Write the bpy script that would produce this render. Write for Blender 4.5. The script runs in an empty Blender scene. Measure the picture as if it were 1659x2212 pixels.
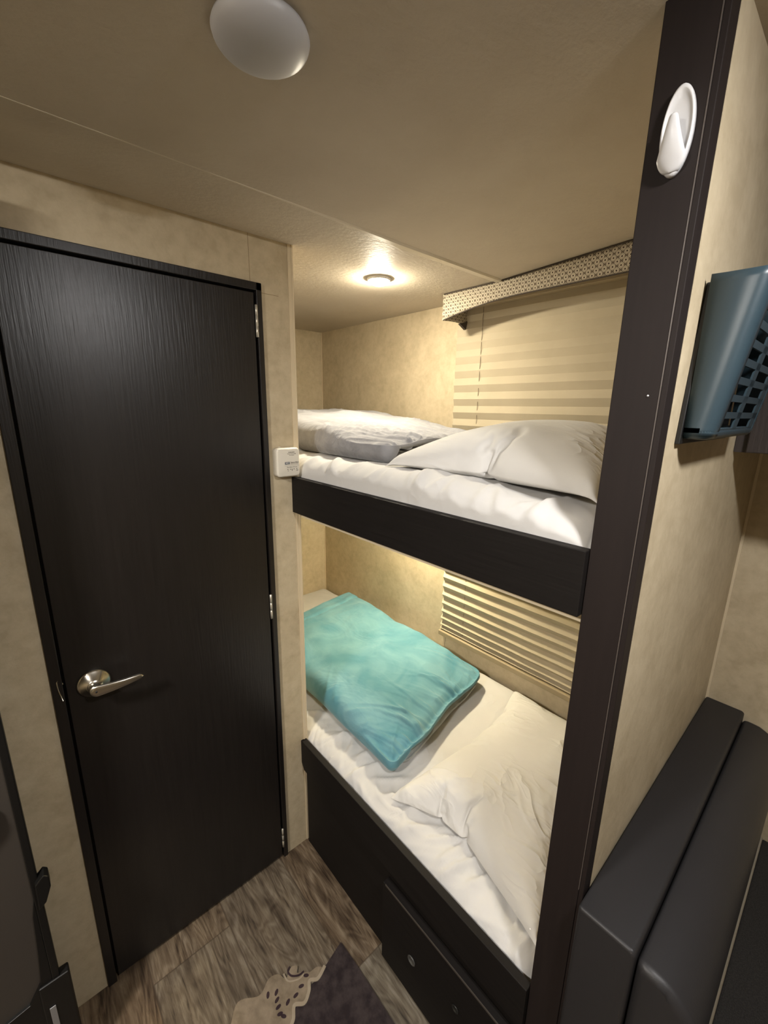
import bpy, bmesh, math, random
import numpy as np
from mathutils import Vector, Matrix
random.seed(7)
sc = bpy.context.scene
COL = sc.collection
ZC = 1.98                      # ceiling height
XA, YB, YR, YW, XL, XP, XC = -1.112, .642, .632, 1.444, -2.19, -.245, -.18

# ------------------------------------------------------------------ materials
def mat(name, col, rough=.6, metal=0., sheen=0., spec=.5, coat=0.):
    m = bpy.data.materials.new(name); m.use_nodes = True
    b = m.node_tree.nodes['Principled BSDF']
    b.inputs['Base Color'].default_value = (*col, 1)
    b.inputs['Roughness'].default_value = rough
    b.inputs['Metallic'].default_value = metal
    b.inputs['Specular IOR Level'].default_value = spec
    if sheen:
        b.inputs['Sheen Weight'].default_value = sheen
        b.inputs['Sheen Roughness'].default_value = .35
    if coat: b.inputs['Coat Weight'].default_value = coat
    return m
def N(m, t, **kw):
    n = m.node_tree.nodes.new(t)
    for k, v in kw.items(): setattr(n, k, v)
    return n
def LK(m, a, b): m.node_tree.links.new(a, b)
def bsdf(m): return m.node_tree.nodes['Principled BSDF']
def coords(m, scale=(1, 1, 1), rot=(0, 0, 0)):
    tc = N(m, 'ShaderNodeTexCoord'); mp = N(m, 'ShaderNodeMapping')
    mp.inputs['Scale'].default_value = scale; mp.inputs['Rotation'].default_value = rot
    LK(m, tc.outputs['Object'], mp.inputs['Vector']); return mp.outputs['Vector']
def noise(m, vec, scale, detail=4, rough=.55, dist=0.):
    n = N(m, 'ShaderNodeTexNoise'); n.inputs['Scale'].default_value = scale
    n.inputs['Detail'].default_value = detail; n.inputs['Roughness'].default_value = rough
    n.inputs['Distortion'].default_value = dist
    LK(m, vec, n.inputs['Vector']); return n.outputs['Fac']
def ramp(m, fac, stops):
    r = N(m, 'ShaderNodeValToRGB'); e = r.color_ramp.elements
    while len(e) < len(stops): e.new(.5)
    for i, (p, c) in enumerate(stops):
        e[i].position = p; e[i].color = (*c, 1)
    LK(m, fac, r.inputs['Fac']); return r.outputs['Color']
def bump(m, fac, strength, dist=.002):
    b = N(m, 'ShaderNodeBump'); b.inputs['Strength'].default_value = strength
    b.inputs['Distance'].default_value = dist
    LK(m, fac, b.inputs['Height']); LK(m, b.outputs['Normal'], bsdf(m).inputs['Normal'])
def math_(m, op, a, b=None, c=None):
    n = N(m, 'ShaderNodeMath', operation=op)
    for i, v in enumerate((a, b, c)):
        if v is None: continue
        if isinstance(v, (int, float)): n.inputs[i].default_value = v
        else: LK(m, v, n.inputs[i])
    return n.outputs[0]
def mixc(m, fac, a, b, mode='MIX'):
    n = N(m, 'ShaderNodeMix', data_type='RGBA', blend_type=mode)
    for i, v in ((0, fac), (6, a), (7, b)):
        if isinstance(v, (int, float)): n.inputs[i].default_value = v
        elif isinstance(v, tuple): n.inputs[i].default_value = (*v, 1)
        else: LK(m, v, n.inputs[i])
    return n.outputs[2]

def wallpaper(name, c1, c2, stretch=(1, 1, 1)):
    m = mat(name, c1, .55, spec=.3)
    v = coords(m, stretch)
    n1 = noise(m, v, 9, 6, .65, .6); n2 = noise(m, v, 42, 4, .6)
    f = math_(m, 'ADD', math_(m, 'MULTIPLY', n1, .6), math_(m, 'MULTIPLY', n2, .4))
    LK(m, ramp(m, f, [(.38, tuple(a*.94 for a in c1)), (.5, tuple((a+b)/2 for a, b in zip(c1, c2))), (.62, tuple(min(1, a*1.04) for a in c2))]), bsdf(m).inputs['Base Color'])
    bump(m, noise(m, v, 160, 3), .25, .001); return m
M_WALL = wallpaper('wallpaper_beige', (.455, .375, .248), (.52, .44, .305))
M_CEIL = mat('ceiling_vinyl', (.46, .385, .275), .58, spec=.14)
_v = coords(M_CEIL)
LK(M_CEIL, ramp(M_CEIL, noise(M_CEIL, _v, 5, 5, .6), [(.35, (.47, .41, .32)), (.65, (.51, .45, .355))]), bsdf(M_CEIL).inputs['Base Color'])
bump(M_CEIL, noise(M_CEIL, coords(M_CEIL, (1, .6, 1)), 100, 4, .6), .75, .0014)

def wood(name, c1, c2, rough=.42, stretch=(60, 60, 3), bs=.35, spec=.45):
    m = mat(name, c1, rough, spec=spec)
    v = coords(m, stretch)
    n = noise(m, v, 2.2, 5, .6, .4)
    LK(m, ramp(m, n, [(.35, c1), (.65, c2)]), bsdf(m).inputs['Base Color'])
    bump(m, noise(m, v, 3.5, 3, .6), bs, .0015); return m
M_WOODV = wood('dark_wood_vertical', (.0095, .0078, .007), (.0125, .0103, .0092), .34, (60,60,3), .3)
M_WOODH = wood('dark_wood_horizontal', (.008, .0066, .006), (.0105, .0088, .008), .6, (3, 60, 60), .15, .15)
M_POST = wood('dark_wood_post', (.0135, .0095, .0088), (.0155, .011, .010), .6, (60, 60, 3), .05, .2)
M_BLACK = mat('black_gap', (.004, .004, .004), .6)
M_CAB = wood('cabinet_wood', (.020, .015, .014), (.030, .023, .021), .45)

M_METAL = mat('brushed_nickel', (.55, .52, .46), .27, 1.)
bump(M_METAL, noise(M_METAL, coords(M_METAL, (1, 1, 1)), 400, 2), .05, .0005)
M_HINGE = mat('painted_hinge', (.55, .52, .45), .35, .6)
M_WHITEP = mat('white_plastic', (.66, .66, .67), .32)
M_GREYP = mat('frosted_dome', (.44, .435, .44), .42, spec=.4)
M_CREAM = mat('cream_plastic', (.70, .66, .57), .35)
M_EDGE = mat('corner_trim', (.62, .52, .36), .3)
M_SLIT = mat('print_grey', (.16, .14, .11), .5)
M_PRINTB = mat('print_blue_grey', (.06, .075, .10), .5)
M_PRINTW = mat('print_white', (.75, .73, .68), .5)
M_PRINTD = mat('print_dark', (.07, .06, .045), .5)

def fabric(name, c1, c2, sheen=.3, rough=.85, wscale=700, bs=.25, nscale=7):
    m = mat(name, c1, rough, sheen=sheen, spec=.2)
    v = coords(m)
    LK(m, ramp(m, noise(m, v, nscale, 4), [(.35, c1), (.65, c2)]), bsdf(m).inputs['Base Color'])
    bump(m, noise(m, v, wscale, 2), bs, .0006); return m
M_SHEET = fabric('white_cotton_sheet', (.53, .52, .505), (.56, .55, .535), .1)
M_PILLOW = fabric('white_pillowcase', (.58, .57, .55), (.61, .60, .58), .1)
def creases(m, scale, strength, dist, aniso=(1, 1, 1), rot=(0, 0, 0)):
    v = coords(m, aniso, rot)
    def rg(sc_, d):
        n = noise(m, v, sc_, 2, .5, d)
        return math_(m, 'POWER', math_(m, 'SUBTRACT', 1., math_(m, 'MINIMUM', math_(m, 'MULTIPLY', math_(m, 'ABSOLUTE', math_(m, 'SUBTRACT', n, .5)), 7.), 1.)), 1.6)
    f = math_(m, 'ADD', rg(scale, 1.4), math_(m, 'MULTIPLY', rg(scale*2.1, 1.), .45))
    f = math_(m, 'MULTIPLY', f, ramp(m, noise(m, coords(m), 4.5, 2), [(.42, (0, 0, 0)), (.62, (1, 1, 1))]))
    old = [l for l in m.node_tree.links if l.to_socket == bsdf(m).inputs['Normal']][0].from_node
    b = N(m, 'ShaderNodeBump'); b.inputs['Strength'].default_value = strength; b.inputs['Distance'].default_value = dist
    LK(m, f, b.inputs['Height']); LK(m, old.outputs['Normal'], b.inputs['Normal']); LK(m, b.outputs['Normal'], bsdf(m).inputs['Normal'])
creases(M_SHEET, 6., .35, .005, (1, .55, .8), (0, 0, .6)); creases(M_PILLOW, 7., .6, .007, (.55, 1, .8), (0, 0, .5))
M_FLEECE = fabric('pale_grey_fleece', (.225, .225, .24), (.275, .275, .29), .3, .9, 260, .5, 26)
M_LINING = fabric('grey_fleece', (.30, .295, .29), (.36, .35, .34), .5, .9, 260, .5, 20)
M_TEAL = fabric('aqua_fleece', (.080, .22, .275), (.145, .30, .35), .35, .9, 260, .5, 7)  # streaky two-tone noise also paints the velour's sheen patches into the colour
[setattr(n_.inputs['Distortion'], 'default_value', 0.7) for n_ in M_TEAL.node_tree.nodes if n_.bl_idname == 'ShaderNodeTexNoise' and abs(n_.inputs['Scale'].default_value-7) < .1]
M_TLIN = fabric('blue_grey_fleece', (.33, .345, .33), (.40, .42, .41), .5, .9, 260, .5, 20)
creases(M_FLEECE, 12., .35, .004, (1, .6, 1)); creases(M_TEAL, 9., .22, .004, (.5, 1, 1), (0, 0, .5))
M_MATT = fabric('mattress_beige', (.46, .42, .36), (.50, .46, .39), .1)
M_BLIND = fabric('pleated_shade_fabric', (.40, .345, .245), (.44, .38, .275), 0, .8, 300, .2, 5)
M_CORD = mat('brown_cord', (.16, .12, .08), .8)
M_RAILB = mat('tan_shade_rail', (.33, .265, .165), .5)

# floor: vinyl planks along X, .215 wide
M_FLOOR = mat('vinyl_planks', (.2, .15, .1), .5, spec=.3)
def _floor():
    m = M_FLOOR
    tc = N(m, 'ShaderNodeTexCoord'); sp = N(m, 'ShaderNodeSeparateXYZ'); LK(m, tc.outputs['Object'], sp.inputs[0])
    X, Y = sp.outputs[0], sp.outputs[1]
    ry = math_(m, 'DIVIDE', math_(m, 'SUBTRACT', Y, .09), .215)
    row = math_(m, 'FLOOR', ry); fy = math_(m, 'FRACT', ry)
    rx = math_(m, 'DIVIDE', math_(m, 'ADD', math_(m, 'ADD', X, 1.03), math_(m, 'MULTIPLY', row, .43)), 1.2)
    col = math_(m, 'FLOOR', rx); fx = math_(m, 'FRACT', rx)
    cb = N(m, 'ShaderNodeCombineXYZ'); LK(m, row, cb.inputs[0]); LK(m, col, cb.inputs[1])
    wn = N(m, 'ShaderNodeTexWhiteNoise'); LK(m, cb.outputs[0], wn.inputs['Vector'])
    cv = N(m, 'ShaderNodeCombineXYZ')
    LK(m, math_(m, 'MULTIPLY', X, 1.), cv.inputs[0]); LK(m, math_(m, 'MULTIPLY', Y, 5.), cv.inputs[1])
    LK(m, math_(m, 'MULTIPLY', wn.outputs['Value'], 30.), cv.inputs[2])
    n1 = noise(m, cv.outputs[0], 3.2, 6, .6, 2.2)
    cv2 = N(m, 'ShaderNodeCombineXYZ')
    LK(m, math_(m, 'MULTIPLY', X, 3.), cv2.inputs[0]); LK(m, math_(m, 'MULTIPLY', Y, 46.), cv2.inputs[1])
    LK(m, math_(m, 'MULTIPLY', wn.outputs['Value'], 17.), cv2.inputs[2])
    n2 = noise(m, cv2.outputs[0], 2.4, 4, .6, 2.5)
    f = math_(m, 'ADD', math_(m, 'MULTIPLY', n1, .62), math_(m, 'MULTIPLY', n2, .38))
    # swirling figure: rings of a distorted noise, tight along the board
    cv3 = N(m, 'ShaderNodeCombineXYZ')
    LK(m, math_(m, 'MULTIPLY', X, 2.2), cv3.inputs[0]); LK(m, math_(m, 'MULTIPLY', Y, 9.), cv3.inputs[1])
    LK(m, math_(m, 'MULTIPLY', wn.outputs['Value'], 23.), cv3.inputs[2])
    n3 = noise(m, cv3.outputs[0], 1.5, 2, .4, .8)
    ring = math_(m, 'MULTIPLY', math_(m, 'ADD', math_(m, 'SINE', math_(m, 'MULTIPLY', n3, 75.)), 1.), .5)
    f = math_(m, 'ADD', math_(m, 'MULTIPLY', f, .86), math_(m, 'MULTIPLY', ring, .09))
    warm = ramp(m, f, [(.32, (.030, .018, .010)), (.43, (.095, .064, .038)), (.53, (.150, .108, .068)), (.68, (.25, .195, .135))])
    grey = ramp(m, f, [(.32, (.040, .032, .024)), (.43, (.105, .086, .062)), (.53, (.155, .132, .098)), (.68, (.24, .215, .18))])
    c = mixc(m, wn.outputs['Value'], warm, grey)
    blot = ramp(m, noise(m, cv3.outputs[0], 1.9, 3, .55, .6), [(.36, (.42, .38, .36)), (.50, (1, 1, 1)), (.72, (1.18, 1.16, 1.12))])
    c = mixc(m, .8, c, blot, 'MULTIPLY')
    sy = math_(m, 'LESS_THAN', math_(m, 'MINIMUM', fy, math_(m, 'SUBTRACT', 1., fy)), .009)
    sx = math_(m, 'LESS_THAN', math_(m, 'MINIMUM', fx, math_(m, 'SUBTRACT', 1., fx)), .0015)
    c = mixc(m, math_(m, 'MULTIPLY', math_(m, 'MAXIMUM', sx, sy), .6), c, (.05, .034, .022))
    LK(m, c, bsdf(m).inputs['Base Color']); bump(m, n2, .2, .001)
_floor()

# valance: hexagon print
M_VAL = mat('hexagon_print_fabric', (.5, .45, .35), .85, spec=.2)
def _hex():
    m = M_VAL; a, b = .0215, .0212
    uv = N(m, 'ShaderNodeUVMap'); sp = N(m, 'ShaderNodeSeparateXYZ'); LK(m, uv.outputs[0], sp.inputs[0])
    U, V = sp.outputs[0], sp.outputs[1]
    def cell(ou, ov):
        x = math_(m, 'ABSOLUTE', math_(m, 'SUBTRACT', math_(m, 'FRACT', math_(m, 'ADD', math_(m, 'DIVIDE', U, a), ou)), .5))
        y = math_(m, 'ABSOLUTE', math_(m, 'SUBTRACT', math_(m, 'FRACT', math_(m, 'ADD', math_(m, 'DIVIDE', V, b), ov)), .5))
        # pointy-top hexagon distance in cell units
        return math_(m, 'MAXIMUM', math_(m, 'MULTIPLY', x, 1.12), math_(m, 'ADD', math_(m, 'MULTIPLY', x, .62), math_(m, 'MULTIPLY', y, .88)))
    d = math_(m, 'MINIMUM', cell(0, 0), cell(.5, .5))
    c = ramp(m, math_(m, 'MULTIPLY', d, 2.), [
        (0, (.07, .05, .035)), (.24, (.07, .05, .035)), (.26, (.56, .50, .39)), (.42, (.56, .50, .39)),
        (.44, (.13, .105, .075)), (.53, (.13, .105, .075)), (.55, (.56, .50, .39)), (.66, (.56, .50, .39)), (.68, (.13, .105, .075))])
    c.node.color_ramp.interpolation = 'LINEAR'
    LK(m, c, bsdf(m).inputs['Base Color'])
_hex()
M_VALD = mat('valance_piping', (.05, .038, .028), .9)
M_VALIN = mat('valance_lining', (.20, .16, .11), .9)

M_BIN = mat('blue_teal_plastic', (.024, .043, .056), .38, spec=.5)
M_BINB = mat('black_board', (.006, .006, .006), .5)
M_LEATH = mat('black_leatherette', (.020, .019, .020), .46, spec=.3)
bump(M_LEATH, noise(M_LEATH, coords(M_LEATH), 500, 3), .25, .0006)
M_WEAVE = fabric('dark_weave', (.018, .016, .015), (.032, .030, .027), .1, .8, 300, .6, 420)
M_PIPING = mat('tan_piping', (.22, .19, .14), .7)
M_RUG = fabric('dark_plum_rug', (.020, .014, .015), (.045, .034, .033), .3, .95, 220, 1., 40)
M_RUGT = fabric('tan_rug_pile', (.16, .125, .085), (.24, .19, .135), .3, .95, 220, 1., 30)
M_RUGL = fabric('cream_rug_pile', (.27, .22, .155), (.32, .27, .2), .3, .95, 220, 1., 30)
M_RUGP = fabric('plum_rug_pile', (.028, .016, .019), (.04, .025, .027), .3, .95, 220, 1., 30)
M_ALU = mat('dark_aluminium', (.007, .0068, .0065), .4, .3)
M_GPAN = mat('grey_panel', (.040, .034, .029), .42)
M_GREYB = mat('blue_grey_plastic', (.055, .06, .07), .4)
M_SILV = mat('silver_strip', (.30, .30, .31), .4, .5)

def emit(name, col, s):
    m = bpy.data.materials.new(name); m.use_nodes = True
    b = bsdf(m); b.inputs['Base Color'].default_value = (*col, 1)
    b.inputs['Emission Color'].default_value = (*col, 1); b.inputs['Emission Strength'].default_value = s
    return m

# ------------------------------------------------------------------ helpers
def obj(name, verts, faces, m, parent=None, smooth=False, uvs=None):
    me = bpy.data.meshes.new(name); me.from_pydata([tuple(v) for v in verts], [], [tuple(f) for f in faces]); me.update()
    me.materials.append(m)
    if smooth: me.polygons.foreach_set('use_smooth', [True]*len(me.polygons))
    if uvs is not None:
        l = me.uv_layers.new(name='UVMap')
        for lo in me.loops: l.data[lo.index].uv = uvs[lo.vertex_index]
    o = bpy.data.objects.new(name, me); COL.objects.link(o)
    if parent is not None: o.parent = parent; o.matrix_parent_inverse = Matrix.Translation(-parent.location)
    return o
def from_bm(name, bm, m, parent=None, smooth=False):
    bmesh.ops.recalc_face_normals(bm, faces=bm.faces)
    me = bpy.data.meshes.new(name); bm.to_mesh(me); bm.free(); me.materials.append(m)
    if smooth:
        me.polygons.foreach_set('use_smooth', [True]*len(me.polygons))
    o = bpy.data.objects.new(name, me); COL.objects.link(o)
    if parent is not None: o.parent = parent; o.matrix_parent_inverse = Matrix.Translation(-parent.location)
    return o
def boxbm(b, bevel=0, seg=2, bm=None):
    x0, x1, y0, y1, z0, z1 = b
    t = bmesh.new()
    bmesh.ops.create_cube(t, size=1)
    for v in t.verts:
        v.co = ((x0+x1)/2+v.co.x*(x1-x0), (y0+y1)/2+v.co.y*(y1-y0), (z0+z1)/2+v.co.z*(z1-z0))
    if bevel: bmesh.ops.bevel(t, geom=t.edges[:], offset=bevel, segments=seg, profile=.5, affect='EDGES')
    if bm is None: return t
    me = bpy.data.meshes.new('tmp'); t.to_mesh(me); t.free(); bm.from_mesh(me); bpy.data.meshes.remove(me); return bm
def box(name, b, m, parent=None, bevel=0, seg=2):
    return from_bm(name, boxbm(b, bevel, seg), m, parent, smooth=False)
def boxes(name, bs, m, parent=None, bevel=0):
    bm = bmesh.new()
    for b in bs: boxbm(b, bevel, 2, bm)
    return from_bm(name, bm, m, parent)
def prism(name, poly, axis, a0, a1, m, parent=None, bevel=0, smooth=False):
    """poly: 2D points; axis 'x' -> (y,z), 'y' -> (x,z), 'z' -> (x,y)"""
    def P(p, a):
        return {'x': (a, p[0], p[1]), 'y': (p[0], a, p[1]), 'z': (p[0], p[1], a)}[axis]
    bm = bmesh.new(); n = len(poly)
    A = [bm.verts.new(P(p, a0)) for p in poly]; B = [bm.verts.new(P(p, a1)) for p in poly]
    bm.faces.new(A); bm.faces.new(B[::-1])
    for i in range(n): bm.faces.new((A[i], B[i], B[(i+1) % n], A[(i+1) % n]))
    bmesh.ops.recalc_face_normals(bm, faces=bm.faces)
    if bevel: bmesh.ops.bevel(bm, geom=bm.edges[:], offset=bevel, segments=2, profile=.5, affect='EDGES')
    return from_bm(name, bm, m, parent, smooth)
def tube(name, pts, r, m, parent=None, n=8, radii=None):
    verts, faces = [], []
    pts = [Vector(p) for p in pts]
    for i, p in enumerate(pts):
        d = (pts[min(i+1, len(pts)-1)]-pts[max(i-1, 0)]).normalized()
        up = Vector((0, 0, 1)) if abs(d.z) < .9 else Vector((1, 0, 0))
        a = d.cross(up).normalized(); b = d.cross(a)
        rr = radii[i] if radii else r
        for k in range(n):
            t = 2*math.pi*k/n; verts.append(p+a*math.cos(t)*rr+b*math.sin(t)*rr)
    for i in range(len(pts)-1):
        for k in range(n):
            faces.append((i*n+k, i*n+(k+1) % n, (i+1)*n+(k+1) % n, (i+1)*n+k))
    faces.append(tuple(range(n))); faces.append(tuple(range((len(pts)-1)*n, len(pts)*n))[::-1])
    return obj(name, verts, faces, m, parent, True)
def lathe(name, prof, origin, axis, m, parent=None, n=48, sx=1., sy=1.):
    """prof (r,h) revolved about axis (unit vector), h measured along the axis"""
    ax = Vector(axis).normalized(); t = Vector((0, 0, 1)) if abs(ax.z) < .9 else Vector((1, 0, 0))
    u = ax.cross(t).normalized(); w = ax.cross(u); o = Vector(origin); verts, faces = [], []
    for r, h in prof:
        for k in range(n):
            a = 2*math.pi*k/n; verts.append(o+ax*h+u*math.cos(a)*r*sx+w*math.sin(a)*r*sy)
    for i in range(len(prof)-1):
        for k in range(n):
            faces.append((i*n+k, i*n+(k+1) % n, (i+1)*n+(k+1) % n, (i+1)*n+k))
    bm = bmesh.new(); vs = [bm.verts.new(v) for v in verts]
    for f in faces: bm.faces.new([vs[i] for i in f])
    bm.faces.new([vs[k] for k in range(n)]); bm.faces.new([vs[(len(prof)-1)*n+k] for k in range(n)][::-1])
    bmesh.ops.remove_doubles(bm, verts=bm.verts, dist=1e-6)
    return from_bm(name, bm, m, parent, True)
def thing(name, label, cat, loc, group=None):
    o = bpy.data.objects.new(name, None); COL.objects.link(o); o.location = loc; o.empty_display_size = .05
    if label: o['label'] = label; o['category'] = cat
    if group: o['group'] = group
    return o
def tag(o, label, cat, group=None):
    o['label'] = label; o['category'] = cat
    if group: o['group'] = group
    return o
def struct(o, label=None):
    o['kind'] = 'structure'
    if label: o['label'] = label
    return o

# ---- numpy noise for cloth
_rng = np.random.RandomState(3); _perm = _rng.permutation(512); _g = _rng.rand(512)*2*np.pi
def pn(x, y):
    x = np.asarray(x, float); y = np.asarray(y, float)
    xi = np.floor(x).astype(int); yi = np.floor(y).astype(int); xf = x-xi; yf = y-yi
    def g(ix, iy, dx, dy):
        h = _perm[(_perm[ix & 511]+iy) & 511]; a = _g[h]; return np.cos(a)*dx+np.sin(a)*dy
    u = xf**3*(xf*(xf*6-15)+10); v = yf**3*(yf*(yf*6-15)+10)
    a = g(xi, yi, xf, yf); b = g(xi+1, yi, xf-1, yf); c = g(xi, yi+1, xf, yf-1); d = g(xi+1, yi+1, xf-1, yf-1)
    return ((a+(b-a)*u)*(1-v)+(c+(d-c)*u)*v)*1.6
def ridge(x, y, p=2.):
    return np.clip(1-np.abs(pn(x, y))*1.7, 0, 1)**p
def wr(x, y, ang, fl, fs, seed=0, warp=.25, p=3.):
    """ridged folds: long along direction ang, frequencies fl (along), fs (across)"""
    c, s = math.cos(ang), math.sin(ang)
    a = x*c+y*s; b = -x*s+y*c
    b = b+warp*pn(x*3+seed, y*3-seed)*.3
    return ridge(a*fl+seed*1.7, b*fs+seed*2.3, p)
def smst(e0, e1, x):
    t = np.clip((x-e0)/(e1-e0), 0, 1); return t*t*(3-2*t)
def gridfaces(nu, nv, off=0, flip=False):
    f = []
    for i in range(nu-1):
        for j in range(nv-1):
            q = (off+i*nv+j, off+(i+1)*nv+j, off+(i+1)*nv+j+1, off+i*nv+j+1)
            f.append(q[::-1] if flip else q)
    return f

# ================================================================== SETTING
struct(box('floor', (-2.3, 2.3, -1.6, 1.6, -.04, 0), M_FLOOR))
def zc(x): return ZC+.038*min(max((x+.9)/.7, 0), 1)
struct(prism('ceiling', [(-2.3, ZC), (-.895, ZC), (-.2, zc(-.2)), (2.3, zc(1)), (2.3, 2.1), (-2.3, 2.1)], 'y', -1.6, 1.6, M_CEIL))
YD0, YD1, ZD = .0045, .545, 1.864
wl = boxes('wall_left', [(XA-.032, XA, -1.6, YD0, 0, ZC), (XA-.032, XA, YD1, YB-.004, 0, ZC), (XA-.032, XA, YD0, YD1, ZD, ZC)], M_WALL)
struct(wl)
struct(box('wall_closet', (XL-.02, XA-.034, YB-.03, YB-.004, 0, ZC+.04), M_WALL))
struct(box('wall_back', (XL-.06, 2.3, YW, YW+.05, 0, ZC+.04), M_WALL))
struct(box('wall_far', (XL-.05, XL, YB-.03, YW, 0, ZC+.04), M_WALL))
struct(box('wall_partition', (XP-.002, XC, .662, YW, 0, ZC+.04), M_WALL))
struct(box('wall_right', (2.2, 2.25, -1.6, YW, 0, ZC+.04), M_WALL))
struct(box('wall_front', (XA-.03, 2.25, -1.6, -1.55, 0, ZC+.04), M_WALL))
# corner strip of the closet wall
struct(boxes('trim_1', [(XA-.034, XA+.0025, YB-.012, YB+.001, 0, ZC), (XA-.034, XA+.0045, YB-.002, YB+.002, 0, ZC)], M_EDGE))
# thin inside-corner beads
struct(box('trim_2', (XL, XL+.004, YW-.004, YW, 0, ZC), M_EDGE))
struct(box('trim_3', (XC, XC+.006, YW-.005, YW, 0, ZC), M_EDGE))
# ceiling batten along the panel seam (thick over the bunk, fading to a flat seam)
def batten():
    V = []; ys = [-1.55, .35, .62, .85, YW]; ws = [.003, .003, .008, .024, .026]; hs = [.0006, .0006, .002, .0055, .0055]
    for y, w, h in zip(ys, ws, hs):
        x1 = -.8965+min(w, .004)*.5; x0 = x1-w
        V += [(x0, y, ZC+.003), (x0, y, ZC-.0004), (x0+w*.12, y, ZC-h), (x1-w*.12, y, ZC-h), (x1, y, ZC-.0004), (x1, y, ZC+.003)]
    F = [(i*6+k, i*6+(k+1) % 6, (i+1)*6+(k+1) % 6, (i+1)*6+k) for i in range(4) for k in range(6)]+[tuple(range(6))[::-1], tuple(range(24, 30))]
    return obj('trim_4', V, F, mat('ceiling_batten', (.55, .49, .38), .32))
struct(batten())
# fine wallpaper seams beside the door head
struct(boxes('trim_6', [(XA, XA+.0003, .5215, .5225, ZD, ZC), (XA, XA+.0003, YD1, .60, 1.8485, 1.8495)], mat('paper_seam', (.22, .16, .09), .7)))
# post at the open end of the bunks
post = boxes('trim_7', [(XP-.0015, XC-.008, YR, .665, 0, ZC+.04)], M_POST, bevel=.0012); struct(post)
struct(box('trim_8', (XC-.008, XC-.0005, YR+.002, .664, 0, ZC+.04), M_POST, bevel=.001))
struct(box('trim_9', (XC-.0086, XC-.0078, YR-.0004, YR+.004, .76, ZC+.037), mat('post_edge_highlight', (.09, .075, .065), .4)))  # paler strip paints the thin highlight along the post's right front edge
struct(box('trim_10', (XP-.0026, XP-.0015, YR+.004, YR+.008, .45, 1.77), M_EDGE))

# ---- door
d1 = thing('door_1', None, None, (XA, .27, 0)); struct(d1)
FW = .016
boxes('door_frame', [(XA-.02, XA+.007, YD0-.008, YD0+.013, 0, ZD+.006), (XA-.02, XA+.007, YD1-.011, YD1+.004, 0, ZD+.006),
                     (XA-.02, XA+.007, YD0-.008, YD1+.004, ZD-.013, ZD+.006)], M_WOODV, d1, .0015)
boxes('door_stop', [(XA-.03, XA-.02, YD0, YD1, 0, ZD)], M_BLACK, d1)
pan = box('door_panel', (XA-.016, XA+.003, .0225, .5285, .012, 1.846), M_WOODV, d1, .0015)
for z in (1.778, .975, .088):
    h = lathe('hinge', [(.0, -.039), (.0036, -.039), (.0036, -.0125), (.0029, -.0122), (.0036, -.0119), (.0036, .0119), (.0029, .0122), (.0036, .0125), (.0036, .039), (0, .040)],
              (XA+.0055, .5325, z), (0, 0, 1), M_HINGE, d1, 12)
hd = lathe('door_handle', [(0, 0), (.034, 0), (.0345, .003), (.031, .006), (.0165, .019), (.0155, .0215), (.0, .0215)], (XA+.003, .0745, .9215), (1, 0, 0), M_METAL, d1, 64)
lathe('handle_neck', [(0, 0), (.0125, 0), (.0125, .021), (0, .021)], (XA+.023, .0745, .9215), (1, 0, 0), M_METAL, hd, 32)
def lever():
    n = 26; V = []; F = []
    for i in range(n):
        t = i/(n-1); yy = .062+t*.108
        if t < .12: w = .0138*math.sqrt(max(0, 1-((.12-t)/.12)**2))
        elif t > .95: w = .0062*math.sqrt(max(0, 1-((t-.95)/.05)**2))
        else: w = .0138+(.0062-.0138)*((t-.12)/.83)
        w = max(w, .0004); zc = .9205+.0035*math.sin(t*2.2)*(.3+t); xo = XA+.040+.010*math.sin(t*2.4)
        for k in range(16):
            a = 2*math.pi*k/16; V.append((xo+.0048*math.copysign(abs(math.sin(a))**.6, math.sin(a)), yy, zc+w*math.copysign(abs(math.cos(a))**.7, math.cos(a))))
    for i in range(n-1):
        for k in range(16): F.append((i*16+k, i*16+(k+1) % 16, (i+1)*16+(k+1) % 16, (i+1)*16+k))
    F += [tuple(range(16))[::-1], tuple(range((n-1)*16, n*16))]
    obj('lever', V, F, M_METAL, hd, True)
lever()
lathe('release_pin_hole', [(0, 0), (.0022, 0), (.0022, .0012), (0, .0012)], (XA+.0472, .0735, .9215), (1, 0, 0), M_BLACK, hd, 12)
tube('strike_plate', [(XA+.0085, .010, .958), (XA+.0095, .0075, .955), (XA+.0095, .0085, .935), (XA+.0085, .0135, .905)], .0012, M_METAL, d1)
lathe('latch_bolt', [(0, 0), (.003, 0), (.003, .006), (0, .007)], (XA-.002, .0165, .9445), (1, 0, 0), M_METAL, d1, 12)

# ================================================================== BUNK BEDS
ub = thing('bunk_bed', 'upper bunk with a dark brown wooden side rail, above the lower bunk', 'bunk bed', (-.7, YR, 1.24), 'built-in bunks')
prism('side_rail', [(XA-.008, 1.262), (XA-.001, 1.256), (XP-.002, 1.256), (XP-.002, 1.363), (XA-.008, 1.363)], 'y', YR-.012, YR+.008, M_WOODH, ub, .0015)
box('bed_board', (XL+.002, XP-.004, YB+.004, YW-.055, 1.238, 1.262), mat('board_underside', (.60, .52, .38), .6), ub)
lb = thing('bunk_bed', 'lower bunk with a dark brown rail and panelled base, resting on the floor', 'bunk bed', (-.7, YR, 0), 'built-in bunks')
prism('side_rail', [(XA-.008, .36), (XA+.014, .325), (XP-.002, .325), (XP-.002, .440), (XA-.008, .440)], 'y', YR-.012, YR+.008, M_WOODH, lb, .0015)
box('front_panel', (XA+.012, XP-.002, YR, YR+.018, 0, .327), M_WOODH, lb)
box('bed_board', (XL+.002, XP-.004, YB+.012, YW-.005, .27, .29), M_WOODH, lb)
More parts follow.
